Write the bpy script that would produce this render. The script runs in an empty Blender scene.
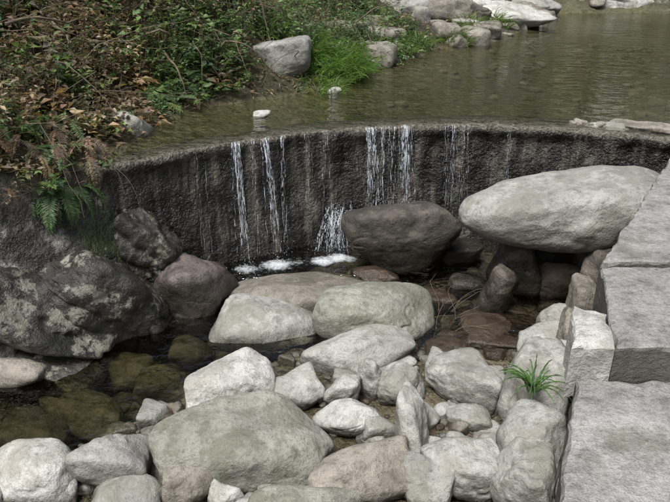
import bpy, math, random
import numpy as np
from mathutils import Vector, Euler
random.seed(7); rng=np.random.default_rng(7)
scene=bpy.context.scene
R=math.radians

# ---------------------------------------------------------------- noise
def _h(ix,iy,iz,s):
    n=(ix.astype(np.int64)*374761393+iy.astype(np.int64)*668265263+iz.astype(np.int64)*1274126177+s*974634777)&0xffffffff
    n=((n^(n>>13))*1274126177)&0xffffffff
    n=((n^(n>>16))*2246822519)&0xffffffff
    return ((n^(n>>15))&0xffffff)/float(0xffffff)*2-1
def vn(x,y,z,s=0):
    x,y,z=np.broadcast_arrays(np.asarray(x,float),np.asarray(y,float),np.asarray(z,float))
    ix,iy,iz=np.floor(x),np.floor(y),np.floor(z)
    fx,fy,fz=x-ix,y-iy,z-iz
    fx=fx*fx*(3-2*fx);fy=fy*fy*(3-2*fy);fz=fz*fz*(3-2*fz)
    r=0
    for a in (0,1):
        for b in (0,1):
            for c in (0,1):
                r=r+_h(ix+a,iy+b,iz+c,s)*(fx if a else 1-fx)*(fy if b else 1-fy)*(fz if c else 1-fz)
    return r
def fbm(x,y,z,s=0,o=4,g=.5):
    r=0;a=1.;t=0
    for i in range(o):
        r=r+a*vn(x*2**i,y*2**i,z*2**i,s+i*17);t+=a;a*=g
    return r/t
def sst(a,b,x):
    t=np.clip((x-a)/(b-a),0,1);return t*t*(3-2*t)

# ---------------------------------------------------------------- materials
def nm(name):
    m=bpy.data.materials.new(name);m.use_nodes=True
    nt=m.node_tree;nt.nodes.clear()
    return m,nt,nt.nodes,nt.links
def noise(nt,vec,scale,detail=5,rough=.55):
    n=nt.nodes.new('ShaderNodeTexNoise');n.inputs['Scale'].default_value=scale
    n.inputs['Detail'].default_value=min(detail,5);n.inputs['Roughness'].default_value=rough
    nt.links.new(vec,n.inputs['Vector']);return n.outputs['Fac']
def ramp(nt,fac,stops):
    n=nt.nodes.new('ShaderNodeValToRGB');cr=n.color_ramp
    while len(cr.elements)<len(stops): cr.elements.new(.5)
    for e,(p,c) in zip(cr.elements,stops):
        e.position=p;e.color=(c,c,c,1) if isinstance(c,(int,float)) else (*c,1)
    nt.links.new(fac,n.inputs['Fac']);return n.outputs['Color']
def mixc(nt,f,a,b,mode='MIX'):
    n=nt.nodes.new('ShaderNodeMix');n.data_type='RGBA';n.blend_type=mode
    for s,v in ((n.inputs[0],f),(n.inputs[6],a),(n.inputs[7],b)):
        if isinstance(v,(int,float)): s.default_value=v
        elif isinstance(v,tuple): s.default_value=(*v,1)
        else: nt.links.new(v,s)
    return n.outputs[2]
def mth(nt,op,a,b=0.,clamp=False):
    n=nt.nodes.new('ShaderNodeMath');n.operation=op;n.use_clamp=clamp
    for s,v in ((n.inputs[0],a),(n.inputs[1],b)):
        if isinstance(v,(int,float)): s.default_value=v
        else: nt.links.new(v,s)
    return n.outputs[0]
def mrange(nt,v,a,b,c=0.,d=1.):
    n=nt.nodes.new('ShaderNodeMapRange');nt.links.new(v,n.inputs[0])
    for i,k in enumerate((a,b,c,d)): n.inputs[i+1].default_value=k
    return n.outputs[0]
def bump(nt,h,strength,dist,prev=None):
    n=nt.nodes.new('ShaderNodeBump');n.inputs['Strength'].default_value=strength;n.inputs['Distance'].default_value=dist
    nt.links.new(h,n.inputs['Height'])
    if prev is not None: nt.links.new(prev,n.inputs['Normal'])
    return n.outputs[0]
def princ(nt,col,rough,normal=None,spec=.5):
    p=nt.nodes.new('ShaderNodeBsdfPrincipled');o=nt.nodes.new('ShaderNodeOutputMaterial')
    for s,v in ((p.inputs['Base Color'],col),(p.inputs['Roughness'],rough),(p.inputs['Specular IOR Level'],spec)):
        if isinstance(v,tuple): s.default_value=(*v,1)
        elif isinstance(v,(int,float)): s.default_value=v
        else: nt.links.new(v,s)
    if normal is not None: nt.links.new(normal,p.inputs['Normal'])
    nt.links.new(p.outputs[0],o.inputs[0]);return p,o

def rock_mat(name,A,B,stain=(.10,.105,.07),stain_amt=.5,rough=.8,wet=False,wl=.07,speck=.12,third=None):
    m,nt,nd,lk=nm(name)
    tc=nd.new('ShaderNodeTexCoord');oi=nd.new('ShaderNodeObjectInfo')
    mp=nd.new('ShaderNodeVectorMath');mp.operation='ADD'
    sc=nd.new('ShaderNodeVectorMath');sc.operation='SCALE';sc.inputs[3].default_value=40
    cmb=nd.new('ShaderNodeCombineXYZ');lk.new(oi.outputs['Random'],cmb.inputs[0]);lk.new(oi.outputs['Random'],cmb.inputs[1])
    lk.new(cmb.outputs[0],sc.inputs[0]);lk.new(tc.outputs['Object'],mp.inputs[0]);lk.new(sc.outputs[0],mp.inputs[1])
    v=mp.outputs[0]
    n1=noise(nt,v,3.2,5,.65);n2=noise(nt,v,170,2,.6);n3=noise(nt,v,2.6,5,.74);n4=noise(nt,v,13,5,.75);n5=noise(nt,v,45,4,.7)
    col=ramp(nt,n1,[(.33,A),(.66,B)])
    tint=mrange(nt,oi.outputs['Random'],0,1,.80,1.10)
    tn=nd.new('ShaderNodeCombineColor')
    for i in range(3): lk.new(tint,tn.inputs[i])
    col=mixc(nt,1.,col,tn.outputs[0],'MULTIPLY')
    sp=ramp(nt,n2,[(.36,1-speck*1.8),(.5,1.),(.7,1.+speck*.5)])
    col=mixc(nt,1.,col,sp,'MULTIPLY')
    col=mixc(nt,.8,col,ramp(nt,n4,[(.32,.45),(.5,1.),(.75,1.15)]),'MULTIPLY')
    col=mixc(nt,.8,col,ramp(nt,n5,[(.30,.4),(.42,.95),(.6,1.),(.72,1.2)]),'MULTIPLY')
    sf=mth(nt,'MULTIPLY',ramp(nt,n3,[(.48,0.),(.56,1.)]),stain_amt)
    col=mixc(nt,sf,col,stain)
    if third: col=mixc(nt,ramp(nt,noise(nt,v,4.4,5,.78),[(.535,0.),(.59,.9)]),col,third)
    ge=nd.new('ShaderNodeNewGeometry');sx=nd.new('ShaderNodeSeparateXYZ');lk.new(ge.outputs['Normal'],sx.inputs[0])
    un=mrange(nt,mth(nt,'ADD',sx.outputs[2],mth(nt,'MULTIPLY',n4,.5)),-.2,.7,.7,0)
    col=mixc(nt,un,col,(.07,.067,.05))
    px=nd.new('ShaderNodeSeparateXYZ');lk.new(ge.outputs['Position'],px.inputs[0])
    if wet:
        wf=ramp(nt,n3,[(.42,1.),(.62,.35)])
    else:
        zz=mth(nt,'SUBTRACT',px.outputs[2],mth(nt,'MULTIPLY',n4,.06))
        wf=mrange(nt,zz,wl-.05,wl,1,0)
    col=mixc(nt,mth(nt,'MULTIPLY',wf,.7),col,mixc(nt,1.,col,(.2,.18,.14),'MULTIPLY'))
    rg=mrange(nt,wf,0,1,rough,.18)
    b=bump(nt,n4,.75,.03);b=bump(nt,n1,.5,.06,b);b=bump(nt,n5,.6,.007,b)
    princ(nt,col,rg,b,.45);return m
M={}
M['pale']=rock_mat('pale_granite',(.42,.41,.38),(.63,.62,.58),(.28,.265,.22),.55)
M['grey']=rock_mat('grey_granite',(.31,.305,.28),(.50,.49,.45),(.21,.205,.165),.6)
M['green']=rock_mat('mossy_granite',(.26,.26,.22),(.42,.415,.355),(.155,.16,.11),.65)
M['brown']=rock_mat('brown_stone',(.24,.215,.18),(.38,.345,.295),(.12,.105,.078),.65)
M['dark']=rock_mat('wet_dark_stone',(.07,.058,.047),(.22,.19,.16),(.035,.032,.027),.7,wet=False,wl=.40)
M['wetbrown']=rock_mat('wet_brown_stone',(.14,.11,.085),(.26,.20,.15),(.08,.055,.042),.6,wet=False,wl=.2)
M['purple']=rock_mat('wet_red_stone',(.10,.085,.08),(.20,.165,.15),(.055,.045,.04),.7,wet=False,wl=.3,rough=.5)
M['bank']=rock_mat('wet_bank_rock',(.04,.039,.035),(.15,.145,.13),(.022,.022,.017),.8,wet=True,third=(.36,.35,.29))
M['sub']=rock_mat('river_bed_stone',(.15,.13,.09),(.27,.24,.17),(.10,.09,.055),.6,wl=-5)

# ---------------------------------------------------------------- terrain fields
def yw(x): return 6.04-.155*(np.asarray(x,float)-1.15)**2
def ywc(x): return yw(np.clip(x,-2.6,4.0))
def xL(y): return np.interp(y,[4.0,4.9,5.2,6.56,7.0,7.55,8.85,10.7,11.6,15.6,17],[-1.7,-1.68,-1.66,-1.35,-.69,-.06,.66,1.65,2.8,5.0,5.5])
def xR(y): return np.interp(y,[4,5.5,7,9,12,17],[3.2,3.3,4.4,6.2,9,13])
def xWL(y): return np.interp(y,[-40,0,2.5,3.7,4.49,4.9,5.6],[-9,-4,-3.0,-2.35,-1.47,-1.25,-1.2])
def xe(y): return np.interp(y,[0,1,1.66,2.35,3.14,4.74,5.6,6.2],[.1,.5,.76,1.05,1.41,2.46,3.02,3.4])
def H(x,y):
    x=np.asarray(x,float);y=np.asarray(y,float)
    big=fbm(x*.35,y*.35,0,3,4);med=fbm(x*1.6,y*1.6,0,5,4);fin=fbm(x*7,y*7,0,9,3)
    jl=.12*med
    dl=(x-xL(y)+jl)*.75;dr=(xR(y)-x+jl)*.75;df=16.8-y+.6*med
    d=np.minimum(np.minimum(dl,dr),df)
    o=np.maximum(-d,0)
    left=(-dl>=-d-1e-6)
    rise=np.where(left,.5*np.minimum(o,.5)+.85*np.maximum(o-.5,0),.6*o)
    rise=np.where((y>8.5)&left,.30*np.minimum(o,1.5)+.6*np.maximum(o-1.5,0),rise)
    zu=np.where(d>0,1.2-np.minimum(.24*d,.30)+.03*med,1.2+rise)
    dw=xWL(y)-x+.10*med
    o2=np.maximum(dw,0)
    bank=1.0*(1-np.exp(-2.3*o2))+.5*o2+.25*np.maximum(o2-1.2,0)
    s=(3.05+(x+1.6)*.76)
    s=np.minimum(s,4.05)-y
    shallow=np.where(x>.25,-.09,-.09-.25*sst(.25,-.6,x))
    bed=shallow+(.02-shallow)*sst(-.3,.12,s)+.06*med+.012*fin
    zl=np.where(dw>0,bank+np.minimum(bed,0)*np.exp(-6*o2),np.maximum(bed,-.42))
    k=sst(1.9,.9,y);zl=zl*(1-k)+np.maximum(zl,.85)*k
    e=x-xe(y)
    kr=sst(.14,.24,e)
    right=.66+.42*np.maximum(e-2.0,0)+.5*sst(1.6,2.0,e)
    zl=zl*(1-kr)+right*kr
    yb=ywc(x)
    w=sst(yb+.10,yb+.22,y)
    wl_=sst(yb-.25,yb+.3,y)
    w=np.where((x<-1.68)|(x>3.3),wl_,w)
    z=zl*(1-w)+zu*w
    hill=np.maximum(z-1.35,0)
    z=z+.25*med*sst(0,1.2,hill)+1.2*big*sst(1,5,hill)+.03*fin*sst(0,.3,hill)
    z=np.where(z>9,9+(z-9)*.45,z);z=np.minimum(z,28+big*5)
    rk=sst(.0,.2,dw)*sst(2.0,1.3,dw)*sst(yb+.1,yb-.15,y)*sst(2,2.4,y)
    cr=np.abs(fbm(x*1.9+y*.9,y*1.5-x*.6,0,31,4));c2=np.abs(fbm(x*4+3,y*3.1,z*2,33,3))
    # stepped ledges with irregular risers
    q=(z+.35*x+.25*med+.1*fin)/.30;fq=q-np.floor(q)
    ter=(np.floor(q)+sst(.70,.95,fq)-q)*.30
    z=z+rk*(.16*fbm(x*2.4,y*2.1,z*2,35,4,.5)+.035*fin+.75*ter*sst(-.35,.15,vn(x*1.6,y*1.6,0,36))-.12*np.clip(.09-cr,0,1)/.09-.05*np.clip(.08-c2,0,1)/.08+.07)
    return z
def H1(x,y): return float(H(np.array([x]),np.array([y]))[0])

def gridspace(lo,a,b,hi,step,g=1.10):
    c=list(np.arange(a,b+1e-6,step))
    s=step;v=c[-1]
    while v<hi: s*=g;v+=s;c.append(v)
    s=step;v=c[0]
    while v>lo: s*=g;v-=s;c.insert(0,v)
    return np.array(c)
def mesh_np(name,V,F,mat,smooth=True,attrs=None,parent=None):
    me=bpy.data.meshes.new(name)
    V=np.asarray(V,np.float32);F=np.asarray(F,np.int32);k=F.shape[1]
    me.vertices.add(len(V));me.vertices.foreach_set('co',V.ravel())
    me.loops.add(F.size);me.loops.foreach_set('vertex_index',F.ravel())
    me.polygons.add(len(F));me.polygons.foreach_set('loop_start',np.arange(len(F),dtype=np.int32)*k)
    me.update(calc_edges=True)
    me.polygons.foreach_set('use_smooth',np.full(len(F),smooth))
    for an,ar in (attrs or {}).items():
        at=me.attributes.new(an,'FLOAT_COLOR','POINT')
        c=np.ones((len(V),4),np.float32);c[:,:ar.shape[1]]=ar
        at.data.foreach_set('color',c.ravel())
    me.materials.append(mat);me.validate()
    ob=bpy.data.objects.new(name,me);scene.collection.objects.link(ob)
    if parent: ob.parent=parent
    return ob
def grid_faces(nx,ny):
    i=np.arange(nx-1)[None,:]+np.arange(ny-1)[:,None]*nx
    i=i.ravel();return np.stack([i,i+1,i+1+nx,i+nx],1)

# ground material
m,nt,nd,lk=nm('ground_material')
tc=nd.new('ShaderNodeTexCoord');v=tc.outputs['Object']
at=nd.new('ShaderNodeAttribute');at.attribute_name='zone'
se=nd.new('ShaderNodeSeparateColor');lk.new(at.outputs['Color'],se.inputs[0])
a1=noise(nt,v,2.5,5,.70);a2=noise(nt,v,22,5,.7);a3=noise(nt,v,9,5,.75);a4=noise(nt,v,70,3,.6)
vo=nd.new('ShaderNodeTexVoronoi');vo.inputs['Scale'].default_value=16;lk.new(v,vo.inputs['Vector'])
vs=nd.new('ShaderNodeSeparateColor');lk.new(vo.outputs['Color'],vs.inputs[0])
soil=mixc(nt,ramp(nt,a2,[(.35,0.),(.65,1.)]),(.03,.022,.015),(.11,.08,.05))
soil=mixc(nt,ramp(nt,a1,[(.44,0.),(.56,.7)]),soil,(.04,.05,.022))
rock=ramp(nt,a1,[(.36,(.02,.02,.018)),(.5,(.06,.058,.052)),(.57,(.15,.145,.13)),(.64,(.38,.37,.33))])
rock=mixc(nt,.85,rock,ramp(nt,a3,[(.36,.3),(.58,1.25)]),'MULTIPLY')
rock=mixc(nt,ramp(nt,noise(nt,v,2.1,5,.72),[(.53,0.),(.59,.75)]),rock,(.05,.065,.02))
bed=mixc(nt,vs.outputs[0],(.10,.08,.05),(.25,.21,.145))
bed=mixc(nt,ramp(nt,a1,[(.4,0.),(.6,.55)]),bed,(.13,.115,.065))
bed=mixc(nt,.7,bed,ramp(nt,a4,[(.3,.5),(.6,1.1)]),'MULTIPLY')
ge=nd.new('ShaderNodeNewGeometry');px=nd.new('ShaderNodeSeparateXYZ');lk.new(ge.outputs['Position'],px.inputs[0])
bed=mixc(nt,mrange(nt,px.outputs[2],.5,.8,0,.6),bed,mixc(nt,1.,bed,(.8,.95,.5),'MULTIPLY'))
col=mixc(nt,se.outputs[0],soil,rock);col=mixc(nt,se.outputs[1],col,bed)
rg=mth(nt,'SUBTRACT',.95,mth(nt,'MULTIPLY',se.outputs[2],.70))
vb=ramp(nt,vo.outputs['Distance'],[(.0,1.),(.6,0.)])
b=bump(nt,a2,.6,.03);b=bump(nt,a3,.9,.07,b);b=bump(nt,mth(nt,'MULTIPLY',vb,se.outputs[1]),.6,.03,b)
princ(nt,col,rg,b,.45)
xs=gridspace(-70,-3.6,4.0,75,.032);ys=gridspace(-45,1.9,8.0,110,.032)
X,Y=np.meshgrid(xs,ys);Z=H(X,Y)
dw=xWL(Y)-X;yb=ywc(X)
rockm=sst(.0,.1,dw)*sst(1.35,.95,Z+.25*fbm(X*2,Y*2,0,77,3))*sst(yb+.25,yb,Y)
bedm=np.where(Y>yb+.1,sst(1.26,1.19,Z),sst(.3,.1,Z)*(dw<.05))
bedm=np.where(X>xe(Y)+.3,np.where(Y<5.7,0,bedm),bedm)
far=sst(9,11,Y)*sst(.3,.6,vn(X*.7,Y*.7,0,5)*.5+.5)*sst(2.6,1.8,Z)
rockm=np.maximum(rockm,far*.6)
wet=np.clip(rockm*(Z<1.3)*(Y<7)+bedm,0,1)
ground=mesh_np('ground',np.stack([X,Y,Z],-1).reshape(-1,3),grid_faces(len(xs),len(ys)),m,True,{'zone':np.stack([rockm,bedm,wet],-1).reshape(-1,3)})

# ---------------------------------------------------------------- water
def water_mat(name,deepcol,ripple,rs,ior):
    m,nt,nd,lk=nm(name)
    tc=nd.new('ShaderNodeTexCoord');v=tc.outputs['Object']
    mp=nd.new('ShaderNodeMapping');lk.new(v,mp.inputs[0]);mp.inputs['Scale'].default_value=(.8,1.2,1)
    a=noise(nt,mp.outputs[0],rs,2,.5);c=noise(nt,mp.outputs[0],rs*3.3,2,.55)
    at=nd.new('ShaderNodeAttribute');at.attribute_name='wat'
    se=nd.new('ShaderNodeSeparateColor');lk.new(at.outputs['Color'],se.inputs[0])
    stg=mth(nt,'ADD',mth(nt,'MULTIPLY',se.outputs[2],1.),.15)
    h=mth(nt,'MULTIPLY',mth(nt,'ADD',a,mth(nt,'MULTIPLY',c,.35)),stg)
    b=bump(nt,h,1.,ripple)
    tr=nd.new('ShaderNodeBsdfTransparent');lk.new(mixc(nt,se.outputs[0],(.97,.97,.94),deepcol),tr.inputs[0])
    gl=nd.new('ShaderNodeBsdfGlossy');gl.inputs['Roughness'].default_value=.03;lk.new(b,gl.inputs['Normal'])
    fr=nd.new('ShaderNodeFresnel');fr.inputs[0].default_value=ior;lk.new(b,fr.inputs['Normal'])
    mx=nd.new('ShaderNodeMixShader');lk.new(fr.outputs[0],mx.inputs[0]);lk.new(tr.outputs[0],mx.inputs[1]);lk.new(gl.outputs[0],mx.inputs[2])
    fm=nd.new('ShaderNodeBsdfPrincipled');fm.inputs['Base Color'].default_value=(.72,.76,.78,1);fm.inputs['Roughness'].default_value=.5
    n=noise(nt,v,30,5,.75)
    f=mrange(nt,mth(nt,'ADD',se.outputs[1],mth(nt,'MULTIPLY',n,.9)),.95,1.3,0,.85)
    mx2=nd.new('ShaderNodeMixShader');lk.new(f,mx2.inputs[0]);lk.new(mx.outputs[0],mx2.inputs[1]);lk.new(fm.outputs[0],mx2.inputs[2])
    o=nd.new('ShaderNodeOutputMaterial');lk.new(mx2.outputs[0],o.inputs[0]);return m
wm1=water_mat('stream_water_material',(.46,.45,.31),.06,6,1.65)
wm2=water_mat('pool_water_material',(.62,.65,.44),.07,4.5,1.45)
xs=np.arange(-4.5,3.4,.035);ys=np.arange(1.2,6.3,.035)
X,Y=np.meshgrid(xs,ys);Y=np.minimum(Y,ywc(X)+.05);Hh=H(X,Y)
plunge=.10*sst(4.85,5.08,Y)*sst(-1.2,-1.0,X)*sst(.45,.2,X)+.045*sst(.3,.6,X)*sst(3.9,4.2,Y)+.015
dep=np.clip((plunge-Hh)/.42,0,1)
foam_glint=np.zeros_like(X)
for fx,fy,fr_,am in ((-.78,5.17,.13,.76),(-.52,5.25,.16,.84),(-.10,5.33,.14,.88),(.03,5.4,.13,.88),(.12,5.38,.12,.72),(-.35,5.3,.2,.55),(-.62,5.15,.28,.5),(1.1,5.75,.1,.6),(-1.1,4.35,.12,.3)):
    foam_glint=np.maximum(foam_glint,am*np.exp(-(((X-fx)/1.3)**2+(Y-fy)**2)/fr_**2))
rip=np.clip(.35+.9*np.exp(-((X+.3)**2+(Y-5.3)**2)/1.2)+.6*sst(.2,.6,X),0,1)
mesh_np('stream_water',np.stack([X,Y,plunge],-1).reshape(-1,3),grid_faces(len(xs),len(ys)),wm1,True,{'wat':np.stack([dep,foam_glint,rip],-1).reshape(-1,3)})
us=np.arange(-1.72,14,.07);tt=np.concatenate([np.linspace(0,1,22)*1.2,1.2+np.linspace(.02,1,70)**1.3*13])
X,T=np.meshgrid(us,tt);Y=ywc(X)+.02+T;Hh=H(X,Y)
dep=np.clip((1.21-Hh)/.36,0,1)*sst(0,.35,T)
foam_glint=.55*np.exp(-((T-.05)/.07)**2)*(vn(X*3,0,0,8)*.5+.5)*(sst(.0,.5,X))+.45*np.exp(-((T-.25)/.28)**2)*sst(-.2,.6,vn(X*1.3,Y*5,0,18))*sst(.2,1.5,X)  # lip foam, plus whitish streaks painting in silvery ripple glints behind the crest
rip=np.clip(.12+1.0*np.exp(-T/1.3)+.35*sst(-.1,.5,vn(X*.9,Y*.6,0,12)),0,1)
Zw=1.212-.02*np.exp(-(T/.06)**2)
mesh_np('pool_water',np.stack([X,Y,Zw],-1).reshape(-1,3),grid_faces(len(us),len(tt)),wm2,True,{'wat':np.stack([dep,foam_glint,rip],-1).reshape(-1,3)})

# ---------------------------------------------------------------- weir
m,nt,nd,lk=nm('wet_weir_concrete')
tc=nd.new('ShaderNodeTexCoord');v=tc.outputs['Object']
mp=nd.new('ShaderNodeMapping');lk.new(v,mp.inputs[0]);mp.inputs['Scale'].default_value=(9,9,.8)
s1=noise(nt,mp.outputs[0],1.0,5,.7);s2=noise(nt,v,5,5,.72);s3=noise(nt,v,40,4,.6)
col=ramp(nt,s1,[(.36,(.010,.0095,.009)),(.5,(.030,.027,.023)),(.62,(.11,.10,.08))])
col=mixc(nt,.8,col,ramp(nt,s2,[(.33,.35),(.65,1.4)]),'MULTIPLY')
ge=nd.new('ShaderNodeNewGeometry');px=nd.new('ShaderNodeSeparateXYZ');lk.new(ge.outputs['Position'],px.inputs[0])
lipc=mixc(nt,ramp(nt,s3,[(.4,0.),(.6,1.)]),(.07,.055,.035),(.22,.20,.16))
col=mixc(nt,mrange(nt,mth(nt,'ADD',px.outputs[2],mth(nt,'MULTIPLY',s2,.14)),1.205,1.245,0,.75),col,lipc)
b=bump(nt,s2,.9,.07);b=bump(nt,s1,.5,.03,b);b=bump(nt,s3,.6,.014,b)
princ(nt,col,mrange(nt,s2,.3,.7,.2,.55),b,.45)
wx=np.arange(-1.78,4.0,.022)
prof=[(-.10,-.5),(-.09,-.2),(-.08,0),(-.07,.12),(-.065,.2),(-.06,.28),(-.055,.38),(-.05,.5),(-.045,.56),(-.04,.62),(-.035,.7),(-.035,.78),(-.03,.86),(-.025,.93),(-.02,1.0),(-.02,1.06),(-.03,1.09),(-.045,1.12),(-.045,1.16),(-.02,1.185),(.05,1.19),(.35,1.185),(.42,1.1),(.45,.5)]
V=[]
for o,z in prof:
    yy=ywc(wx)+o
    if z<1.17: yy=yy+.05*fbm(wx*3,z*4,0,40,4)+.022*fbm(wx*12,z*12,0,44,3)
    elif o<0.04: yy=yy+.02*fbm(wx*9,0,0,48,4)
    V.append(np.stack([wx,yy,np.full_like(wx,z)+(.016*fbm(wx*6,z,0,3,4) if z>1.08 else 0)],-1))
V=np.concatenate(V)
mesh_np('weir',V,grid_faces(len(wx),len(prof)),m,True)

# ---------------------------------------------------------------- waterfalls
m,nt,nd,lk=nm('falling_water')
tc=nd.new('ShaderNodeTexCoord')
mp=nd.new('ShaderNodeMapping');lk.new(tc.outputs['Object'],mp.inputs[0]);mp.inputs['Scale'].default_value=(70,70,9)
n=noise(nt,mp.outputs[0],1,4,.65)
tr=nd.new('ShaderNodeBsdfTransparent')
p=nd.new('ShaderNodeBsdfPrincipled');p.inputs['Base Color'].default_value=(.68,.74,.80,1);p.inputs['Roughness'].default_value=.2
mx=nd.new('ShaderNodeMixShader');lk.new(ramp(nt,n,[(.46,.05),(.66,.8)]),mx.inputs[0]);lk.new(tr.outputs[0],mx.inputs[1]);lk.new(p.outputs[0],mx.inputs[2])
o=nd.new('ShaderNodeOutputMaterial');lk.new(mx.outputs[0],o.inputs[0]);fallm=m
def waterfall(name,strands):
    V=[];F=[]
    for (x0,z0,z1,v0,dx,w,off) in strands:
        n=30;yb0=float(ywc(x0))-off;ph=random.uniform(0,9)
        T=math.sqrt(2*(z0-z1)/9.81);base=len(V)
        t0=random.uniform(0,.12) if random.random()<.5 else 0;t1=random.uniform(.8,1)
        for i in range(n):
            f=t0+(t1-t0)*i/(n-1);t=T*f;z=z0-4.905*t*t
            x=x0+dx*f**1.3+.005*math.sin(ph+z*19)+.003*math.sin(ph*2+z*47);y=yb0-.05-v0*t
            ww=w*(.6+.4*math.sin(ph*3+z*17)+random.uniform(-.3,.35))*(1-.3*i/n)
            ww=max(ww,.0008)
            V+= [(x-ww,y,z),(x,y-ww*.7,z),(x+ww,y,z)]
            if i and random.random()>.28*f:
                a=base+3*i
                F+=[(a-3,a-2,a+1,a),(a-2,a-1,a+2,a+1)]
        for _ in range(14):
            f=random.random()
            if random.random()<.5: z=z1+abs(random.gauss(0,.07));f=1;x=x0+dx+random.gauss(0,.05);y=yb0-.05-v0*T+random.gauss(0,.05)
            else: z=z0-4.905*(T*f)**2;x=x0+dx*f**1.3+random.gauss(0,.012);y=yb0-.05-v0*T*f
            r=random.uniform(.0012,.0035);a=len(V)
            V+=[(x+r,y,z),(x,y+r,z),(x-r,y,z),(x,y-r,z),(x,y,z+r*2),(x,y,z-r*2)]
            F+=[(a,a+1,a+4),(a+1,a+2,a+4),(a+2,a+3,a+4),(a+3,a,a+4),(a+1,a,a+5),(a+2,a+1,a+5),(a+3,a+2,a+5),(a,a+3,a+5)]
    me=bpy.data.meshes.new(name);me.from_pydata(V,[],F);me.materials.append(fallm)
    for pl in me.polygons: pl.use_smooth=True
    ob=bpy.data.objects.new(name,me);scene.collection.objects.link(ob)
def st(x,sp,n,w,z1=0,v=.5,dx=0,z0=1.2,off=0.):
    return [(x+random.gauss(0,sp),z0,z1,v*random.uniform(.6,1.3),dx+random.gauss(0,sp*1.0+.006),w*random.uniform(.4,1.2),off) for _ in range(n)]
waterfall('waterfall',st(-.83,.018,15,.006,.08,.45,.05)+st(-.60,.016,13,.0055,.08,.5,.10)+st(-.70,.01,3,.003,.08,.45,.04)+st(-.46,.016,5,.004,.1,.4)+st(-1.12,.02,3,.002,.1,.2)+st(-.1,.03,3,.0025,.3,.3)+st(-.25,.05,3,.002,.5,.2))
waterfall('waterfall',st(.34,.022,16,.0065,.45,.5,.03)+st(.45,.02,8,.004,.45,.4)+st(.64,.022,16,.0065,.45,.5,.02)+st(.55,.03,6,.003,.45,.4)+st(.72,.03,4,.003,.5,.3))
waterfall('waterfall',st(1.10,.015,6,.004,.15,.45)+st(1.2,.03,5,.003,.15,.4)+st(1.02,.02,4,.0025,.2,.4)+st(1.6,.02,3,.003,.5,.4))
waterfall('waterfall',[(.02+random.gauss(0,.065),.50+random.uniform(-.18,.02),.08,random.uniform(.4,1.1),random.gauss(-.02,.07),random.uniform(.003,.007),.04) for _ in range(62)])

# ---------------------------------------------------------------- rocks
import bmesh
_ico={}
def ico(l):
    if l not in _ico:
        bm=bmesh.new();bmesh.ops.create_icosphere(bm,subdivisions=l,radius=1)
        v=np.array([x.co[:] for x in bm.verts]);f=np.array([[q.index for q in x.verts] for x in bm.faces]);bm.free()
        v/=np.linalg.norm(v,axis=1)[:,None];_ico[l]=(v,f)
    return _ico[l]
def rock_shape(seed,dims,p=9,npl=12,lvl=5,amp=.05,strata=0):
    r=np.random.default_rng(seed);d,f=ico(lvl)
    n=r.normal(size=(npl,3));n/=np.linalg.norm(n,axis=1)[:,None]
    n=np.concatenate([n,np.eye(3),-np.eye(3)]);k=np.concatenate([r.uniform(.70,1.0,npl),np.full(6,1.)*r.uniform(.85,1.05,6)])
    q=np.maximum(d@n.T,0)/k
    rad=(q**p).sum(1)**(-1/p)
    v=d*rad[:,None]
    s=seed%97
    v+=.08*np.stack([fbm(v[:,0]*1.3+i*9,v[:,1]*1.3,v[:,2]*1.3,s,2) for i in range(3)],1)
    ds=np.array(dims)
    v/=np.abs(v).max(0);v*=ds
    sc=1/max(.12,min(.5,dims[0]))
    fn=fbm(v[:,0]*sc*1.6,v[:,1]*sc*1.6,v[:,2]*sc*1.6,s+3,5 if lvl>3 else 2,.58)
    disp=amp*min(ds)*fn*1.4
    if lvl>3:
        cr=np.abs(fbm(v[:,0]*sc*1.2+5,v[:,1]*sc*1.2,v[:,2]*sc*2.2,s+9,3))
        disp=disp-max(amp,.1)*min(ds)*.6*np.clip(.05-cr,0,1)/.05*sst(-.1,.3,vn(v[:,0]*sc,v[:,1]*sc,v[:,2]*sc,s+4))
    if strata:
        w=v[:,2]+.25*v[:,0]+.05*fn*2
        for k2,(t,dp) in enumerate(((-.35,.5),(.1,.8),(.45,.6))):
            disp=disp-strata*dp*np.exp(-((w-t*dims[2])/(.025))**2)*sst(-.3,.1,vn(v[:,0]*2.5,v[:,1]*2.5,0,s+40+k2))
    v+=d*disp[:,None]
    return v,f
def rock(name,x,y,z,sx,sy,sz,rz=0,ry=0,rx=0,mat='grey',p=9,seed=1,amp=.12,lvl=5,strata=0):
    v,f=rock_shape(seed,(sx,sy,sz),p,12,lvl,amp,strata)
    ob=mesh_np(name,v,f,M[mat]);ob.location=(x,y,z);ob.rotation_euler=(R(rx),R(ry),R(rz));return ob
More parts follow.
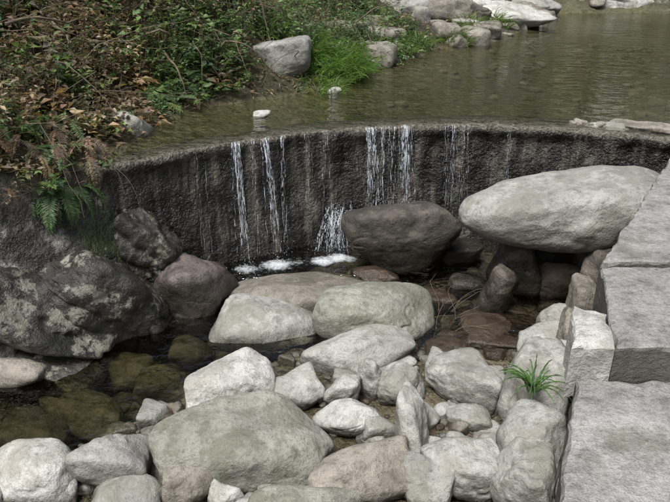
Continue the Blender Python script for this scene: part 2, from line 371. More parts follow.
T=[
('boulder',1.84,4.90,.77,.86,.48,.28,3,-9,0,'grey',6,11),
('boulder',.60,5.38,.38,.54,.38,.32,10,-6,0,'dark',9,12),
('boulder',-1.14,4.76,.11,.29,.28,.30,-20,14,0,'purple',13,13),
('boulder',-.58,4.42,.03,.46,.28,.15,0,5,0,'grey',10,14),
('flat_rock',-.20,4.84,.05,.74,.34,.13,5,2,0,'brown',13,15),
('boulder',.37,4.38,.13,.52,.33,.22,-4,3,0,'green',7,16),
('river_rock',.18,3.89,.09,.43,.22,.15,6,0,0,'pale',11,17),
('river_rock',-.65,3.48,.14,.32,.24,.20,15,-6,0,'pale',18,18),
('river_rock',-.28,3.44,.08,.23,.15,.12,20,-10,0,'pale',14,19),
('river_rock',.05,3.41,.10,.12,.10,.14,0,12,0,'pale',15,20),
('river_rock',.24,3.52,.12,.10,.09,.17,0,-8,0,'pale',14,21),
('river_rock',.42,3.47,.11,.17,.14,.15,30,10,0,'grey',14,22),
('river_rock',.81,3.50,.14,.26,.17,.19,-20,12,0,'grey',17,23),
('river_rock',.09,3.17,.09,.22,.11,.10,10,-8,0,'pale',12,24),
('river_rock',.45,3.02,.17,.11,.17,.25,-10,-8,-25,'pale',13,25),
('boulder',-.515,2.87,.14,.50,.28,.23,4,0,0,'green',8,26),
('river_rock',.26,3.11,.07,.13,.08,.08,0,0,0,'grey',10,27),
('river_rock',.15,2.69,.11,.31,.16,.17,8,-6,0,'brown',12,28),
('river_rock',.73,2.73,.13,.22,.18,.18,25,-12,0,'pale',16,29),
('river_rock',.83,3.20,.07,.15,.10,.09,0,0,0,'grey',8,30),
('river_rock',-1.21,2.79,.11,.22,.17,.17,0,6,0,'grey',12,31),
('river_rock',-1.6,2.70,.08,.28,.17,.17,0,0,0,'pale',10,32),
('river_rock',-.77,2.63,.10,.14,.12,.13,10,0,0,'brown',9,33),
('river_rock',-.16,2.52,.08,.34,.16,.12,0,0,0,'green',9,34),
('river_rock',-1.09,2.56,.08,.22,.14,.11,0,0,0,'grey',9,35),
('river_rock',.49,2.64,.09,.15,.14,.15,0,0,0,'grey',10,36),
('river_rock',-.57,2.56,.08,.10,.08,.08,0,0,0,'pale',9,37),
('river_rock',1.29,4.59,.15,.15,.14,.27,0,18,0,'dark',12,38),
('river_rock',1.83,4.90,.17,.24,.17,.16,0,0,0,'wetbrown',9,39),
('flat_rock',1.28,4.30,-.02,.44,.26,.09,-6,0,0,'wetbrown',13,40),
('river_rock',1.46,3.87,.17,.19,.16,.14,0,-8,0,'pale',12,41),
('river_rock',1.62,4.12,.2,.16,.14,.16,0,0,0,'grey',12,42),
('wall_footing_stone',1.16,3.12,.28,.19,.28,.30,-20,0,0,'grey',16,43),
('wall_footing_stone',1.05,2.80,.24,.20,.22,.24,10,0,0,'pale',16,44),
('wall_footing_stone',.97,2.50,.18,.18,.17,.22,-15,0,0,'grey',15,45),
('wall_footing_stone',1.36,3.5,.2,.17,.2,.25,0,0,0,'pale',14,46),
('wall_footing_stone',1.78,4.10,.33,.14,.22,.26,-30,0,0,'brown',14,146),
('wall_footing_stone',2.09,4.50,.40,.18,.25,.26,-30,0,0,'dark',14,147),
('wall_footing_stone',1.60,3.75,.32,.12,.2,.24,-30,0,0,'brown',14,148),
('river_rock',-2.25,3.78,.02,.28,.18,.13,0,8,0,'brown',14,47),
('river_rock',.875,4.04,.0,.22,.15,.07,0,0,0,'wetbrown',8,48),
('river_rock',.83,4.78,.02,.19,.14,.09,0,0,0,'wetbrown',8,49),
('river_rock',1.12,4.99,.04,.18,.13,.10,0,0,0,'dark',8,50),
('river_rock',1.13,5.55,.08,.25,.18,.15,0,0,0,'dark',8,51),
('river_rock',1.75,5.3,.25,.35,.25,.28,0,0,0,'dark',9,52),
('river_rock',2.25,4.9,.3,.3,.25,.3,0,0,0,'dark',9,53),
('river_rock',1.5,4.95,.25,.22,.2,.27,0,0,0,'dark',9,54),
('river_rock',.35,5.1,.05,.22,.15,.12,0,0,0,'wetbrown',9,56),
('river_rock',-1.03,5.14,.04,.16,.1,.15,0,0,0,'dark',11,55),
('boulder',-.60,7.72,1.45,.38,.26,.28,0,-10,0,'grey',11,58),
('river_rock',-.70,6.28,1.22,.085,.06,.05,0,0,0,'pale',7,59),
('river_rock',0.0,7.44,1.22,.09,.06,.04,0,0,0,'pale',7,60),
('boulder',-1.80,5.55,1.26,.24,.2,.17,0,0,0,'green',11,61),
('submerged_rock',-1.64,3.56,-.18,.26,.17,.15,0,0,0,'sub',6,81),
('submerged_rock',-1.23,3.80,-.15,.22,.15,.15,0,0,0,'sub',6,82),
('submerged_rock',-1.12,3.36,-.08,.21,.14,.12,0,0,0,'sub',6,83),
('submerged_rock',-1.57,4.02,-.20,.22,.14,.14,0,0,0,'sub',6,84),
('submerged_rock',-1.15,4.28,-.18,.2,.14,.13,0,0,0,'sub',6,85),
('submerged_rock',-.75,4.0,-.17,.2,.15,.12,0,0,0,'sub',6,86),
('submerged_rock',-1.95,3.3,-.18,.24,.2,.15,0,0,0,'sub',6,87),
('submerged_rock',-1.9,3.75,-.22,.2,.16,.13,0,0,0,'sub',6,88),
]
for t in T:
    n,x,y,z,sx,sy,sz,rz,ry,rx,mt,p,sd=t
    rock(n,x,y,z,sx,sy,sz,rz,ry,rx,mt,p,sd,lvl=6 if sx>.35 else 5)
# wet bedrock of the left bank, dipping towards the pool
for (x,y,z,sx,sy,sz,rz,ry,rx,sd) in (
 (-1.80,4.52,.20,.62,.50,.30,28,38,-10,71),(-2.35,4.22,.38,.80,.55,.26,14,30,-8,72),(-2.85,3.90,.28,.66,.50,.28,8,26,-4,73),
 (-2.15,4.88,.62,.62,.42,.26,24,30,-6,74),(-1.62,4.92,.34,.28,.30,.44,10,24,0,75),(-2.75,4.55,.78,.62,.4,.26,10,26,-6,79),(-2.05,4.02,-.02,.52,.30,.16,-18,18,0,77),(-1.52,4.5,-.06,.26,.26,.18,30,20,0,80)):
    rock('rock_outcrop',x,y,z,sx,sy,sz,rz,ry,rx,'bank',18,sd,.22,6,.06)
def scatter(name,pts,mat,lvl=3):
    if not pts: return
    VV=[];FF=[];b=0
    for (x,y,z,s,sd) in pts:
        r=np.random.default_rng(sd)
        v,f=rock_shape(sd,(s*r.uniform(.8,1.3),s*r.uniform(.6,1),s*r.uniform(.45,.8)),r.uniform(7,15),9,lvl,.06)
        a=r.uniform(0,6.3);c_,s_=math.cos(a),math.sin(a)
        v=np.stack([v[:,0]*c_-v[:,1]*s_,v[:,0]*s_+v[:,1]*c_,v[:,2]],1)+np.array([x,y,z])
        VV.append(v);FF.append(f+b);b+=len(v)
    return mesh_np(name,np.concatenate(VV),np.concatenate(FF),mat)
P={'pale':[],'grey':[],'brown':[],'green':[],'wetbrown':[],'sub':[]};P2={'pale':[],'grey':[],'brown':[],'wetbrown':[],'green':[]}
C=rng.uniform([-2.0,2.0],[1.7,4.3],(1100,2));CH=H(C[:,0],C[:,1])
for i,((x,y),h) in enumerate(zip(C,CH)):
    if x>xe(y)-.02 or h<-.06 or h>.5: continue
    s=min(.05,.017*math.exp(random.gauss(.3,.5)))
    P[random.choice(['grey','brown','brown','wetbrown','wetbrown','green'])].append((x,y,h+s*.1,s,1000+i))
C=rng.uniform([-1.9,2.2],[1.6,4.4],(165,2));CH=H(C[:,0],C[:,1])
for i,((x,y),h) in enumerate(zip(C,CH)):
    if x>xe(y)-.05 or h<-.08 or h>.5: continue
    s=random.uniform(.05,.12)
    P2['wetbrown' if (x>.3 and y>3.9) else random.choice(['pale','pale','grey','brown'])].append((x,y,h+s*.2,s,2000+i))
C=rng.uniform([-2.4,3.0],[2.4,5.9],(900,2));CH=H(C[:,0],C[:,1])
for i,((x,y),h) in enumerate(zip(C,CH)):
    if x>xe(y)-.02 or y>ywc(x)-.1 or x<xWL(y) or h>-.04: continue
    s=min(.15,.045*math.exp(random.gauss(.35,.5)))
    P['wetbrown' if (x>.3 and random.random()<.75) else 'sub'].append((x,y,h+s*.1,s,6000+i))
for k_,pts in P.items(): scatter('river_pebbles',pts,M[k_],2)
for k_,pts in P2.items(): scatter('river_stones',pts,M[k_],4)
pts=[];C=rng.uniform([-1.6,5.3],[6,13],(500,2));CH=H(C[:,0],C[:,1])
for i,((x,y),h) in enumerate(zip(C,CH)):
    if y<ywc(x)+.5 or h>1.17: continue
    s=min(.14,.05*math.exp(random.gauss(0,.45)));pts.append((x,y,min(h,1.16-s*.7),s,9000+i))
scatter('pool_stones',pts,M['sub'],2)
pts=[];pg=[];Q=[]
for i in range(150):
    y=random.uniform(8.5,19);side=random.random()
    if side<.6: x=float(xL(y))-abs(random.gauss(0,1.0))
    elif side<.75: x=float(xR(y))+abs(random.gauss(0,1.5));y=random.uniform(6.5,17)
    else: x=random.uniform(3,15);y=random.uniform(16.8,20)
    if side<.75 and x>float(xL(y))-.1 and x<float(xR(y)): continue
    s=.12*math.exp(random.gauss(.1,.6)) if side<.6 else .3*math.exp(random.gauss(.1,.5))
    Q.append((x,y,min(s,.32 if side<.6 else .8)))
QH=H(np.array([q[0] for q in Q]),np.array([q[1] for q in Q]))
for i,((x,y,s),h) in enumerate(zip(Q,QH)): (pts if random.random()<.25 else pg).append((x,y,h+s*.1,s,3000+i))
scatter('shore_boulders',pts,M['pale'],4);scatter('shore_boulders',pg,M['brown'],4)
for (x,y,z,sx,sy,sz,mt,sd) in ((6.6,17.8,1.4,1.6,.9,.5,'pale',201),(10.6,17.9,1.7,1.5,.9,.8,'brown',202),(13,16.8,2.0,1.6,1.,1.1,'brown',204),(3.1,13.9,1.35,1.2,.8,.34,'pale',205),(2.1,12.7,1.5,.8,.6,.34,'brown',208),(4.2,15.9,1.35,.9,.6,.3,'grey',203),(1.2,12.4,1.6,.7,.5,.4,'grey',209)):
    rock('shore_boulder',x,y,z,sx,sy,sz,random.uniform(-20,20),0,0,mt,16,sd,.3,5)
rock('broken_concrete',3.05,5.80,1.17,.55,.20,.07,-28,0,0,'brown',14,211,.8,6)
rock('broken_concrete',2.45,5.93,1.17,.30,.10,.055,-20,0,0,'grey',14,212,.8,5)
pts=[(random.uniform(2.2,3.5),random.uniform(0,.35),0,random.uniform(.02,.06),4000+i) for i in range(26)]
pts=[(x,float(ywc(x))+.10+dy*(x-1.9),1.19,s,sd) for x,dy,z,s,sd in pts]
scatter('concrete_rubble',pts,M['brown'],3)

# ---------------------------------------------------------------- path slabs and wall
m,nt,nd,lk=nm('weathered_concrete')
tc=nd.new('ShaderNodeTexCoord');v=tc.outputs['Object']
c1=noise(nt,v,1.6,5,.7);c2=noise(nt,v,7,5,.78);c3=noise(nt,v,150,3,.7);c4=noise(nt,v,45,4,.7)
col=ramp(nt,c1,[(.3,(.25,.245,.23)),(.55,(.35,.345,.325)),(.72,(.44,.435,.41))])
col=mixc(nt,.9,col,ramp(nt,c2,[(.34,.5),(.5,.95),(.62,1.1)]),'MULTIPLY')
col=mixc(nt,.8,col,ramp(nt,c3,[(.32,.55),(.5,1.),(.7,1.2)]),'MULTIPLY')
col=mixc(nt,.6,col,ramp(nt,c4,[(.35,.6),(.6,1.1)]),'MULTIPLY')
col=mixc(nt,ramp(nt,noise(nt,v,3.3,5,.7),[(.56,0.),(.66,.5)]),col,(.13,.13,.085))
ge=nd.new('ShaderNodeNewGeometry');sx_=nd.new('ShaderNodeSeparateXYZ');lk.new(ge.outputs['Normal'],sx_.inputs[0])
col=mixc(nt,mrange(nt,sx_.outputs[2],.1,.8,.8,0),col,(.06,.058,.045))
b=bump(nt,c2,.8,.035);b=bump(nt,c4,.7,.01,b)
princ(nt,col,.9,b,.3);conc=m
def slab(name,poly,z0,z1,bev=.02,j=.016,seed=1,mat=None):
    pts=[]
    for i in range(len(poly)):
        a=np.array(poly[i]);b_=np.array(poly[(i+1)%len(poly)]);L=np.linalg.norm(b_-a);n=max(2,int(L/.025))
        nrm=np.array([b_[1]-a[1],a[0]-b_[0]])/L
        for k in range(n):
            q=a+(b_-a)*k/n;w=math.sin(math.pi*k/n)**.3 if k else 0
            q=q+nrm*(j*w*float(fbm(np.array(q[0]*5),np.array(q[1]*5),0,seed,5,.6))*2)
            pts.append(q)
    pts=np.array(pts);c=pts.mean(0);n=len(pts)
    d=c-pts;d/=np.linalg.norm(d,axis=1)[:,None]
    rr=.4+1.4*np.abs(fbm(pts[:,0]*7,pts[:,1]*7,0,seed+5,4))*2
    V=[(p[0],p[1],z0) for p in pts]+[(p[0],p[1],(z0+z1)/2) for p in pts]+[(p[0],p[1],z1-bev*r) for p,r in zip(pts,rr)]+[(*(p+q*bev*.5*r),z1-bev*.3*r) for p,q,r in zip(pts,d,rr)]+[(*(p+q*bev*1.8*max(r,.6)),z1) for p,q,r in zip(pts,d,rr)]
    F=[]
    for k in range(4):
        for i in range(n):
            i2=(i+1)%n;F.append((k*n+i,k*n+i2,(k+1)*n+i2,(k+1)*n+i))
    F.append(tuple(range(4*n,5*n)))
    me=bpy.data.meshes.new(name);me.from_pydata(V,[],F);me.materials.append(mat or conc)
    bm=bmesh.new();bm.from_mesh(me);bmesh.ops.recalc_face_normals(bm,faces=bm.faces);bm.to_mesh(me);bm.free()
    ob=bpy.data.objects.new(name,me);scene.collection.objects.link(ob);return ob
path=bpy.data.objects.new('stone_path',None);scene.collection.objects.link(path)
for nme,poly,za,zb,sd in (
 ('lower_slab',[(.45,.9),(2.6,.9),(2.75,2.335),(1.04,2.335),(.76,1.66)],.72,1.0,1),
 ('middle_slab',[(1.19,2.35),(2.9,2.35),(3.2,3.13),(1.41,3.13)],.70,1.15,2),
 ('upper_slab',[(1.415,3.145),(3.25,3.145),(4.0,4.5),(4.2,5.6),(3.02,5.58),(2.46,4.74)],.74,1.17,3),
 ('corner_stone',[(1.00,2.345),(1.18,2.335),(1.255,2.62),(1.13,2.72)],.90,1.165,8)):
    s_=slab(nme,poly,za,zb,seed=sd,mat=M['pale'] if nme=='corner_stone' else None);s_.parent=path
m,nt,nd,lk=nm('rubble_masonry')
tc=nd.new('ShaderNodeTexCoord');v=tc.outputs['Object']
vo=nd.new('ShaderNodeTexVoronoi');vo.inputs['Scale'].default_value=3.6;lk.new(v,vo.inputs['Vector'])
ve=nd.new('ShaderNodeTexVoronoi');ve.feature='DISTANCE_TO_EDGE';ve.inputs['Scale'].default_value=3.6;lk.new(v,ve.inputs['Vector'])
vs=nd.new('ShaderNodeSeparateColor');lk.new(vo.outputs['Color'],vs.inputs[0])
w1=noise(nt,v,12,5,.7)
col=mixc(nt,vs.outputs[0],(.16,.155,.13),(.34,.33,.29))
col=mixc(nt,.8,col,ramp(nt,w1,[(.3,.5),(.62,1.1)]),'MULTIPLY')
edge=ramp(nt,ve.outputs['Distance'],[(.0,0.),(.07,1.)])
col=mixc(nt,edge,(.06,.055,.045),col)
b=bump(nt,edge,.8,.05);b=bump(nt,w1,.6,.03,b)
princ(nt,col,.9,b,.3)
yy=np.arange(.9,5.9,.03);zz=np.linspace(-.3,1.0,30)
Yg,Zg=np.meshgrid(yy,zz);Zg=np.minimum(Zg,.95)
Xg=xe(Yg)+.04+.05*fbm(Yg*5,Zg*5,0,60,4)-.06*(1-np.clip(Zg/1.0,0,1))
mesh_np('stone_wall',np.stack([Xg,Yg,Zg],-1).reshape(-1,3),grid_faces(len(yy),len(zz)),m)

# ---------------------------------------------------------------- vegetation
def leaf_mat(name,tr=.3,rough=.45):
    m,nt,nd,lk=nm(name)
    at=nd.new('ShaderNodeAttribute');at.attribute_name='col'
    p=nd.new('ShaderNodeBsdfPrincipled');lk.new(at.outputs['Color'],p.inputs['Base Color']);p.inputs['Roughness'].default_value=rough;p.inputs['Specular IOR Level'].default_value=.4
    t=nd.new('ShaderNodeBsdfTranslucent');lk.new(mixc(nt,1.,at.outputs['Color'],(1.3,1.4,.7),'MULTIPLY'),t.inputs[0])
    x=nd.new('ShaderNodeMixShader');x.inputs[0].default_value=tr;lk.new(p.outputs[0],x.inputs[1]);lk.new(t.outputs[0],x.inputs[2])
    o=nd.new('ShaderNodeOutputMaterial');lk.new(x.outputs[0],o.inputs[0]);return m
leafm=leaf_mat('leaf_material')
m,nt,nd,lk=nm('bark_material')
tc=nd.new('ShaderNodeTexCoord');n=noise(nt,tc.outputs['Object'],18,5,.7)
princ(nt,ramp(nt,n,[(.3,(.06,.045,.032)),(.7,(.24,.19,.14))]),.9,None,.3);barkm=m
class Buf:
    def __init__(s): s.P=[];s.D=[];s.N=[];s.L=[];s.W=[];s.C=[];s.tv=[];s.tf=[]
    def leaf(s,p,d,n,l,w,c): s.P.append(tuple(p));s.D.append(tuple(d));s.N.append(tuple(n));s.L.append(l);s.W.append(w);s.C.append(c)
    def tube(s,pts,r0,r1,k=5):
        pts=[Vector(q) for q in pts];b=len(s.tv);n=len(pts)
        for i,q in enumerate(pts):
            t=(pts[min(i+1,n-1)]-pts[max(i-1,0)]).normalized()
            a=t.orthogonal().normalized();c=t.cross(a);r=r0+(r1-r0)*i/(n-1)
            for j in range(k):
                an=j*2*math.pi/k;s.tv.append(tuple(q+(a*math.cos(an)+c*math.sin(an))*r))
            if i:
                for j in range(k):
                    s.tf.append((b+(i-1)*k+j,b+(i-1)*k+(j+1)%k,b+i*k+(j+1)%k,b+i*k+j))
    def build(s,name,loc=None):
        P=np.array(s.P,float).reshape(-1,3);n=len(P)
        D=np.array(s.D,float).reshape(-1,3);D/=np.linalg.norm(D,axis=1)[:,None]+1e-9
        Nn=np.array(s.N,float).reshape(-1,3);S=np.cross(D,Nn);S/=np.linalg.norm(S,axis=1)[:,None]+1e-9;U=np.cross(S,D)
        L=np.array(s.L)[:,None];W=np.array(s.W)[:,None];C=np.array(s.C,float).reshape(-1,3)
        V=np.stack([P,P+D*L*.45+S*W*.5+U*W*.18,P+D*L-U*L*.12,P+D*L*.45-S*W*.5+U*W*.18],1).reshape(-1,3)
        b=np.arange(n)[:,None]*4
        F=np.concatenate([b+np.array([[0,1,2]]),b+np.array([[0,2,3]])])
        me=bpy.data.meshes.new(name)
        tv=np.array(s.tv,float).reshape(-1,3)
        off=len(V);VV=np.concatenate([V,tv]) if len(tv) else V
        tf=np.array(s.tf,int).reshape(-1,4)+off
        me.vertices.add(len(VV));me.vertices.foreach_set('co',VV.astype(np.float32).ravel())
        nl=F.size+tf.size;me.loops.add(nl);me.loops.foreach_set('vertex_index',np.concatenate([F.ravel(),tf.ravel()]).astype(np.int32))
        me.polygons.add(len(F)+len(tf))
        me.polygons.foreach_set('loop_start',np.concatenate([np.arange(len(F))*3,F.size+np.arange(len(tf))*4]).astype(np.int32))
        me.materials.append(leafm);me.materials.append(barkm)
        me.polygons.foreach_set('material_index',np.concatenate([np.zeros(len(F)),np.ones(len(tf))]).astype(np.int32))
        me.update(calc_edges=True)
        at=me.attributes.new('col','FLOAT_COLOR','POINT');c=np.ones((len(VV),4),np.float32)
        c[:off,:3]=np.repeat(C,4,0);at.data.foreach_set('color',c.ravel())
        me.validate()
        ob=bpy.data.objects.new(name,me);scene.collection.objects.link(ob)
        if loc: ob.location=loc
        return ob
def jit(c,a=.35):
    k=1+random.uniform(-a,a);return (c[0]*k*(1+random.uniform(-.12,.12)),c[1]*k,c[2]*k*(1+random.uniform(-.2,.2)))
GREENS=[(.085,.15,.05),(.12,.19,.065),(.055,.105,.04),(.15,.22,.08),(.10,.165,.075)]
BROWNS=[(.22,.165,.11),(.16,.12,.08),(.31,.245,.17),(.11,.08,.055),(.23,.15,.09)]
def shrub(B,base,h,rad,ntw,nl,ls,pal,droop=.2,lw=.45):
    base=Vector(base);tone=random.uniform(.6,1.35)
    for _ in range(ntw):
        a=random.uniform(0,6.283);rr=rad*math.sqrt(random.random())
        top=base+Vector((math.cos(a)*rr,math.sin(a)*rr,h*random.uniform(.45,1.)*(1-.45*(rr/rad)**2)))
        pts=[]
        for i in range(5):
            t=i/4;q=base.lerp(top,t)+Vector((math.cos(a),math.sin(a),0))*rr*.25*math.sin(t*3.14)
            q.z+= -droop*h*t*t*(rr/rad)+random.uniform(-.01,.01);pts.append(q)
        B.tube(pts,.003+h*.003,.0012,3)
        c0=random.choice(pal)
        for i in range(nl):
            t=random.uniform(.25,1.05);k=min(int(t*4),3);q=pts[k].lerp(pts[k+1],min(1,t*4-k))
            an=random.uniform(0,6.283);d=(math.cos(an),math.sin(an),random.uniform(-.5,.6))
            nn=(random.gauss(0,.45),random.gauss(0,.45),1)
            q=(q.x+random.gauss(0,ls*.4),q.y+random.gauss(0,ls*.4),q.z+random.gauss(0,ls*.3))
            l=ls*random.uniform(.6,1.3);c=jit(c0);B.leaf(q,d,nn,l,l*lw,(c[0]*tone,c[1]*tone,c[2]*tone))
def fern(B,base,n,L,pal,up=.9,droop=1.3,dirbias=None,lf=1.,m=14):
    base=Vector(base)
    for i in range(n):
        a=random.uniform(0,6.283)
        if dirbias is not None: a=dirbias+random.gauss(0,.8)
        l=L*random.uniform(.6,1.15);hd=Vector((math.cos(a),math.sin(a),0));q=base.copy();el=random.uniform(.4,1.1)*up
        pts=[q.copy()];c0=jit(random.choice(pal),.25)
        for k in range(m):
            el-=droop/m*random.uniform(.8,1.3)
            q=q+(hd*math.cos(el)+Vector((0,0,1))*math.sin(el))*l/m;pts.append(q.copy())
        B.tube(pts[::3],.003,.001,3)
        side=Vector((-hd.y,hd.x,0))
        for k in range(2,m+1):
            t=k/m;w=l*.26*math.sin(math.pi*min(1,t*.9+.12))*lf
            tg=(pts[k]-pts[k-1]).normalized();nrm=side.cross(tg)
            for sg in (-1,1):
                for sub in (0,.5):
                    p=pts[k]-tg*(l/m)*sub
                    d=side*sg+tg*.45+Vector((0,0,-.25))+Vector((random.gauss(0,.12),random.gauss(0,.12),random.gauss(0,.12)))
                    B.leaf(p,d,nrm,w*random.uniform(.7,1.1),l/m*.5,jit(c0,.25))
def grass(B,base,n,L,W,pal,spread=.05,lean=.8):
    base=Vector(base)
    for i in range(n):
        a=random.uniform(0,6.283);rr=spread*math.sqrt(random.random())
        q=base+Vector((math.cos(a)*rr,math.sin(a)*rr,-.02));l=L*random.uniform(.5,1.1)
        a2=a+random.gauss(0,.6);hd=Vector((math.cos(a2),math.sin(a2),0));el=random.uniform(.9,1.55);c=jit(random.choice(pal),.25);m=5
        for k in range(m):
            d=hd*math.cos(el)+Vector((0,0,1))*math.sin(el)
            w=W*(1-.75*k/m);nn=Vector((-hd.x*math.sin(el),-hd.y*math.sin(el),math.cos(el)))
            B.leaf(q-d*l/m*.4,d,nn,l/m*1.9,w,c)
            q=q+d*l/m;el-=lean*random.uniform(.2,.5)
shrubs=Buf();litter=Buf();ferns=Buf();dead=Buf()
def onslope(x,y): return Vector((x,y,H1(x,y)))
C=rng.uniform([-4.8,4.2],[1.2,11.5],(8200,2));CH=H(C[:,0],C[:,1]);DN=vn(C[:,0]*1.1,C[:,1]*1.1,0,55);n=0
for (x,y),h,dn in zip(C,CH,DN):
    yb=float(ywc(x))
    if y<yb+.1 and x>-1.75: continue
    sh=float(xL(y))
    if y>=yb and x>sh-.22: continue
    if h<1.15 or h>4.6: continue
    if y<5 and h<1.45 and random.random()<.6: continue
    if abs(x+.62)<.40 and 6.6<y<8.0: continue
    dens=.5+.5*dn
    r=random.random();p=(x,y,h-.03)
    edge=(y>=yb and sh-x<.6)
    brown=(x<-1.75 and h<2.15)
    if r<.13+.18*dens:
        hh=random.uniform(.12,.28) if edge else random.uniform(.25,.8)
        pal=[random.choice(GREENS),random.choice(GREENS)]
        if random.random()<(.6 if brown else .12): pal=[random.choice(BROWNS)]
        big=random.random()<.3
        shrub(shrubs,p,hh,random.uniform(.16,.40),random.randint(8,14),13 if not big else 9,random.uniform(.03,.06) if not big else random.uniform(.06,.10),pal,.25,random.uniform(.32,.6));n+=1
    elif r<(.25 if brown else .34): 
        fern(ferns,p,random.randint(3,6),random.uniform(.2,.42),GREENS,dirbias=-.6)
    elif r<(.44 if brown else .38):
        fern(dead,p,random.randint(3,6),random.uniform(.2,.40),BROWNS,.6,2.1,dirbias=-.7,lf=.5,m=10)
# dry fronds and vines hanging over the top of the rock face
for i in range(46):
    x=random.uniform(-3.0,-1.75);y=random.uniform(4.45,5.05)
    if x>-1.95 and y<4.7: continue
    z=max(H1(x,y),.95)+.08
    fern(dead if random.random()<.7 else ferns,(x,y,z),random.randint(3,5),random.uniform(.22,.42),BROWNS if random.random()<.7 else GREENS,.45,2.6,dirbias=-1.1,lf=.45,m=12)
XY=rng.uniform([-4.4,4.3],[2.6,12.5],(34000,2));yb=ywc(XY[:,0])
ok=~((XY[:,1]<yb+.1)&(XY[:,0]>-1.75))&~((XY[:,1]>=yb)&(XY[:,0]>xL(XY[:,1])-.02))
XY=XY[ok];zz=H(XY[:,0],XY[:,1]);keep=(zz>1.02)&(zz<4.6);XY=XY[keep];zz=zz[keep];k=len(XY)
litter.P=list(np.column_stack([XY,zz+rng.uniform(0,.06,k)]));litter.D=list(rng.normal(size=(k,3))*[1,1,.45]);litter.N=list(rng.normal(size=(k,3))*.5+[0,0,1]);L_=rng.uniform(.025,.10,k)
litter.L=list(L_);litter.W=list(L_*rng.uniform(.08,.45,k));litter.C=[jit(random.choice(BROWNS+GREENS[:1]),.4) for _ in range(k)]
br=Buf();C=rng.uniform([-4.2,4.5],[.6,10],(460,2));CH=H(C[:,0],C[:,1])
for (x,y),h in zip(C,CH):
    if (y>=ywc(x)-.2 and x>float(xL(y))-.3) or h<1.1 or h>4.5: continue
    p=Vector((x,y,h+random.uniform(.0,.55)));a=random.gauss(-.6,1.0);el=random.gauss(-.1,.5);l=random.uniform(.3,1.3);pts=[p]
    for k in range(8):
        a+=random.gauss(0,.3);el+=random.gauss(-.08,.25);p=p+Vector((math.cos(a)*math.cos(el),math.sin(a)*math.cos(el),math.sin(el)))*l/8;pts.append(p)
    r=random.choice([.002,.003,.004,.004,.006,.012]);br.tube(pts,r,r*.3,5)
for i in range(34):
    p=Vector((random.uniform(-2.9,-1.8),random.uniform(4.55,5.0),random.uniform(1.1,1.4)));a=-1.2+random.gauss(0,.5);el=.1;l=random.uniform(.3,.7);pts=[p]
    for k in range(8):
        a+=random.gauss(0,.25);el-=random.uniform(.05,.35);el=max(el,-1.4);p=p+Vector((math.cos(a)*math.cos(el),math.sin(a)*math.cos(el),math.sin(el)))*l/8;pts.append(p)
    br.tube(pts,.003,.001,4)
shrubs.build('hillside_shrubs');ferns.build('ferns');dead.build('dead_ferns');litter.build('leaf_litter');br.build('dead_branches')
B=Buf()
for i in range(80):
    x=random.gauss(0,.36);y=random.gauss(0,.28);q=(.0+x-.02,8.1+y);
    if q[0]>float(xL(q[1]))-.04 or (q[0]<-.25 and q[1]<8.05): continue
    grass(B,onslope(*q),50,random.uniform(.22,.42),.011,[(.20,.33,.09),(.26,.40,.13),(.15,.26,.08)],.12)
B.build('grass_clump')
for (x,y,L) in ((-.15,7.5,.2),(.55,9.3,.35),(1.2,10.6,.35),(2.4,12.0,.4),(-.1,8.9,.4),(3.0,13.1,.35),(-1.6,6.9,.25),(1.9,11.2,.3),(.9,9.9,.3)):
    B=Buf()
    for _ in range(6): grass(B,onslope(x+random.gauss(0,.12),y+random.gauss(0,.12)),36,L,.013,[(.15,.26,.07),(.19,.31,.09),(.2,.24,.1)],.1)
    B.build('grass_clump')
for (x,y,z) in ((-2.02,4.52,1.10),(-2.2,4.5,1.12),(-1.95,4.65,1.08),(-2.45,4.4,1.15)):
    B=Buf();fern(B,(x,y,z),10,.46,[(.09,.165,.06),(.07,.13,.045)],.35,2.4,dirbias=-1.0,lf=.5,m=20);B.build('fern')
B=Buf();grass(B,(1.06,2.88,.55),36,.22,.016,[(.10,.19,.055),(.13,.24,.075),(.08,.15,.05)],.03,1.1);B.build('wall_plant')
B=Buf()
for i in range(16):
    p=Vector((.85+random.gauss(0,.1),4.35+random.gauss(0,.1),.08));pts=[p];a=random.gauss(1.,.6);el=random.uniform(.1,1.)
    for k in range(6): a+=random.gauss(0,.3);el-=.15;p=p+Vector((math.cos(a)*math.cos(el),math.sin(a)*math.cos(el),math.sin(el)))*.07;pts.append(p)
    B.tube(pts,.0025,.001,3)
B.build('driftwood_twigs')
B=Buf()
for i in range(230):
    y=random.uniform(9,24);x=random.uniform(-3,22)
    if x>float(xL(min(y,17)))-.9 and x<float(xR(min(y,17)))+.8 and y<17.8: continue
    sc_=.35 if (x<float(xL(min(y,17))) and y<16) else 1
    shrub(B,onslope(x,y),random.uniform(.5,1.6)*sc_,random.uniform(.4,1.1)*sc_,14,16,random.uniform(.09,.16)*max(.5,sc_),[tuple(c*.7 for c in random.choice(GREENS[:3]))],.2)
B.build('distant_shrubs')
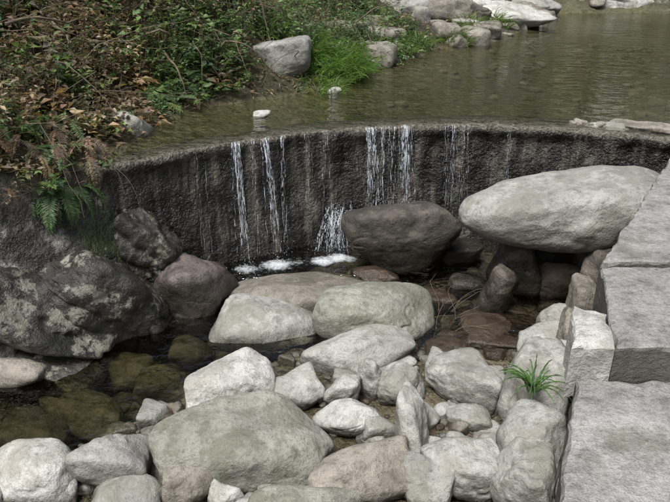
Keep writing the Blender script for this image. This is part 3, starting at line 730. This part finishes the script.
def tree(seed,h):
    random.seed(seed);B=Buf();pts=[];p=Vector((0,0,-.4));lean=Vector((random.gauss(0,.06),random.gauss(0,.06),0))
    for i in range(9):
        pts.append(p.copy());p=p+Vector((random.gauss(0,.05)*h*.1,random.gauss(0,.05)*h*.1,h/9))+lean*h/9
    B.tube(pts,h*.022,h*.005,8)
    for j in range(20):
        k=random.uniform(2.5,8);i=int(k);q=pts[i].lerp(pts[min(i+1,8)],k-i);a=j*2.4+random.gauss(0,.3);el=random.uniform(.1,.8);l=h*random.uniform(.16,.34)*(1.15-k/11);bp=[q]
        for s in range(5):
            a+=random.gauss(0,.2);el+=random.gauss(-.02,.15);q=q+Vector((math.cos(a)*math.cos(el),math.sin(a)*math.cos(el),math.sin(el)))*l/5;bp.append(q)
        B.tube(bp,h*.007,h*.0015,4)
        tone=random.uniform(.4,.8);c0=random.choice(GREENS)
        for s in range(2,6):
            for c in range(2):
                cc=bp[s]+Vector((random.gauss(0,.3),random.gauss(0,.3),random.gauss(0,.2)))*h*.07
                for _ in range(16):
                    q=cc+Vector((random.gauss(0,1),random.gauss(0,1),random.gauss(0,.6)))*h*.035
                    c_=jit(c0);l2=h*.024*random.uniform(.7,1.3)
                    B.leaf(q,(random.gauss(0,1),random.gauss(0,1),random.gauss(-.2,.5)),(random.gauss(0,.5),random.gauss(0,.5),1),l2,l2*.55,tuple(v*tone for v in c_))
    ob=B.build('tree');random.seed(seed+99);return ob
protos=[tree(501,8),tree(502,7),tree(503,9)]
spots=[(-6.5,9.5),(-5.5,12.5),(-8.5,5.5),(-2.5,15.5),(0.5,19),(4,20.5),(7.5,20.5),(11.5,20.5),(16,19),(-8,14),(2,24),(9,24),(13.5,24),(19,22)]
for i,(x,y) in enumerate(spots):
    z=H1(x,y)
    if i<3: ob=protos[i]
    else:
        ob=bpy.data.objects.new('tree',protos[i%3].data);scene.collection.objects.link(ob)
    ob.location=(x,y,z);ob.rotation_euler=(0,0,random.uniform(0,6));s=random.uniform(.8,1.15);ob.scale=(s,s,s)

# ---------------------------------------------------------------- light, sky, camera
w=bpy.data.worlds.new('World');scene.world=w;w.use_nodes=True;nt=w.node_tree
sky=nt.nodes.new('ShaderNodeTexSky');sky.sky_type='NISHITA';sky.sun_disc=False
EL,AZ=60,212
sky.sun_elevation=R(EL);sky.sun_rotation=R(AZ);sky.air_density=1.;sky.dust_density=3
hs=nt.nodes.new('ShaderNodeHueSaturation');hs.inputs['Saturation'].default_value=.5
bg=nt.nodes['Background'];nt.links.new(sky.outputs[0],hs.inputs['Color']);nt.links.new(hs.outputs[0],bg.inputs[0]);bg.inputs[1].default_value=.15
sd=bpy.data.lights.new('sun','SUN');sd.energy=3.6;sd.angle=R(18);sd.color=(1,.98,.95)
so=bpy.data.objects.new('sun',sd);scene.collection.objects.link(so)
dv=Vector((math.sin(R(AZ))*math.cos(R(EL)),math.cos(R(AZ))*math.cos(R(EL)),math.sin(R(EL))))
so.rotation_euler=dv.to_track_quat('Z','Y').to_euler();so.location=dv*20
cam=bpy.data.cameras.new('camera');co=bpy.data.objects.new('camera',cam);scene.collection.objects.link(co)
cam.sensor_width=36;cam.lens=35.3;cam.clip_start=.05;cam.clip_end=400
co.location=(0,0,2.7);co.rotation_euler=(R(65),0,0);scene.camera=co
scene.view_settings.view_transform='Standard';scene.view_settings.look='None';scene.view_settings.exposure=0
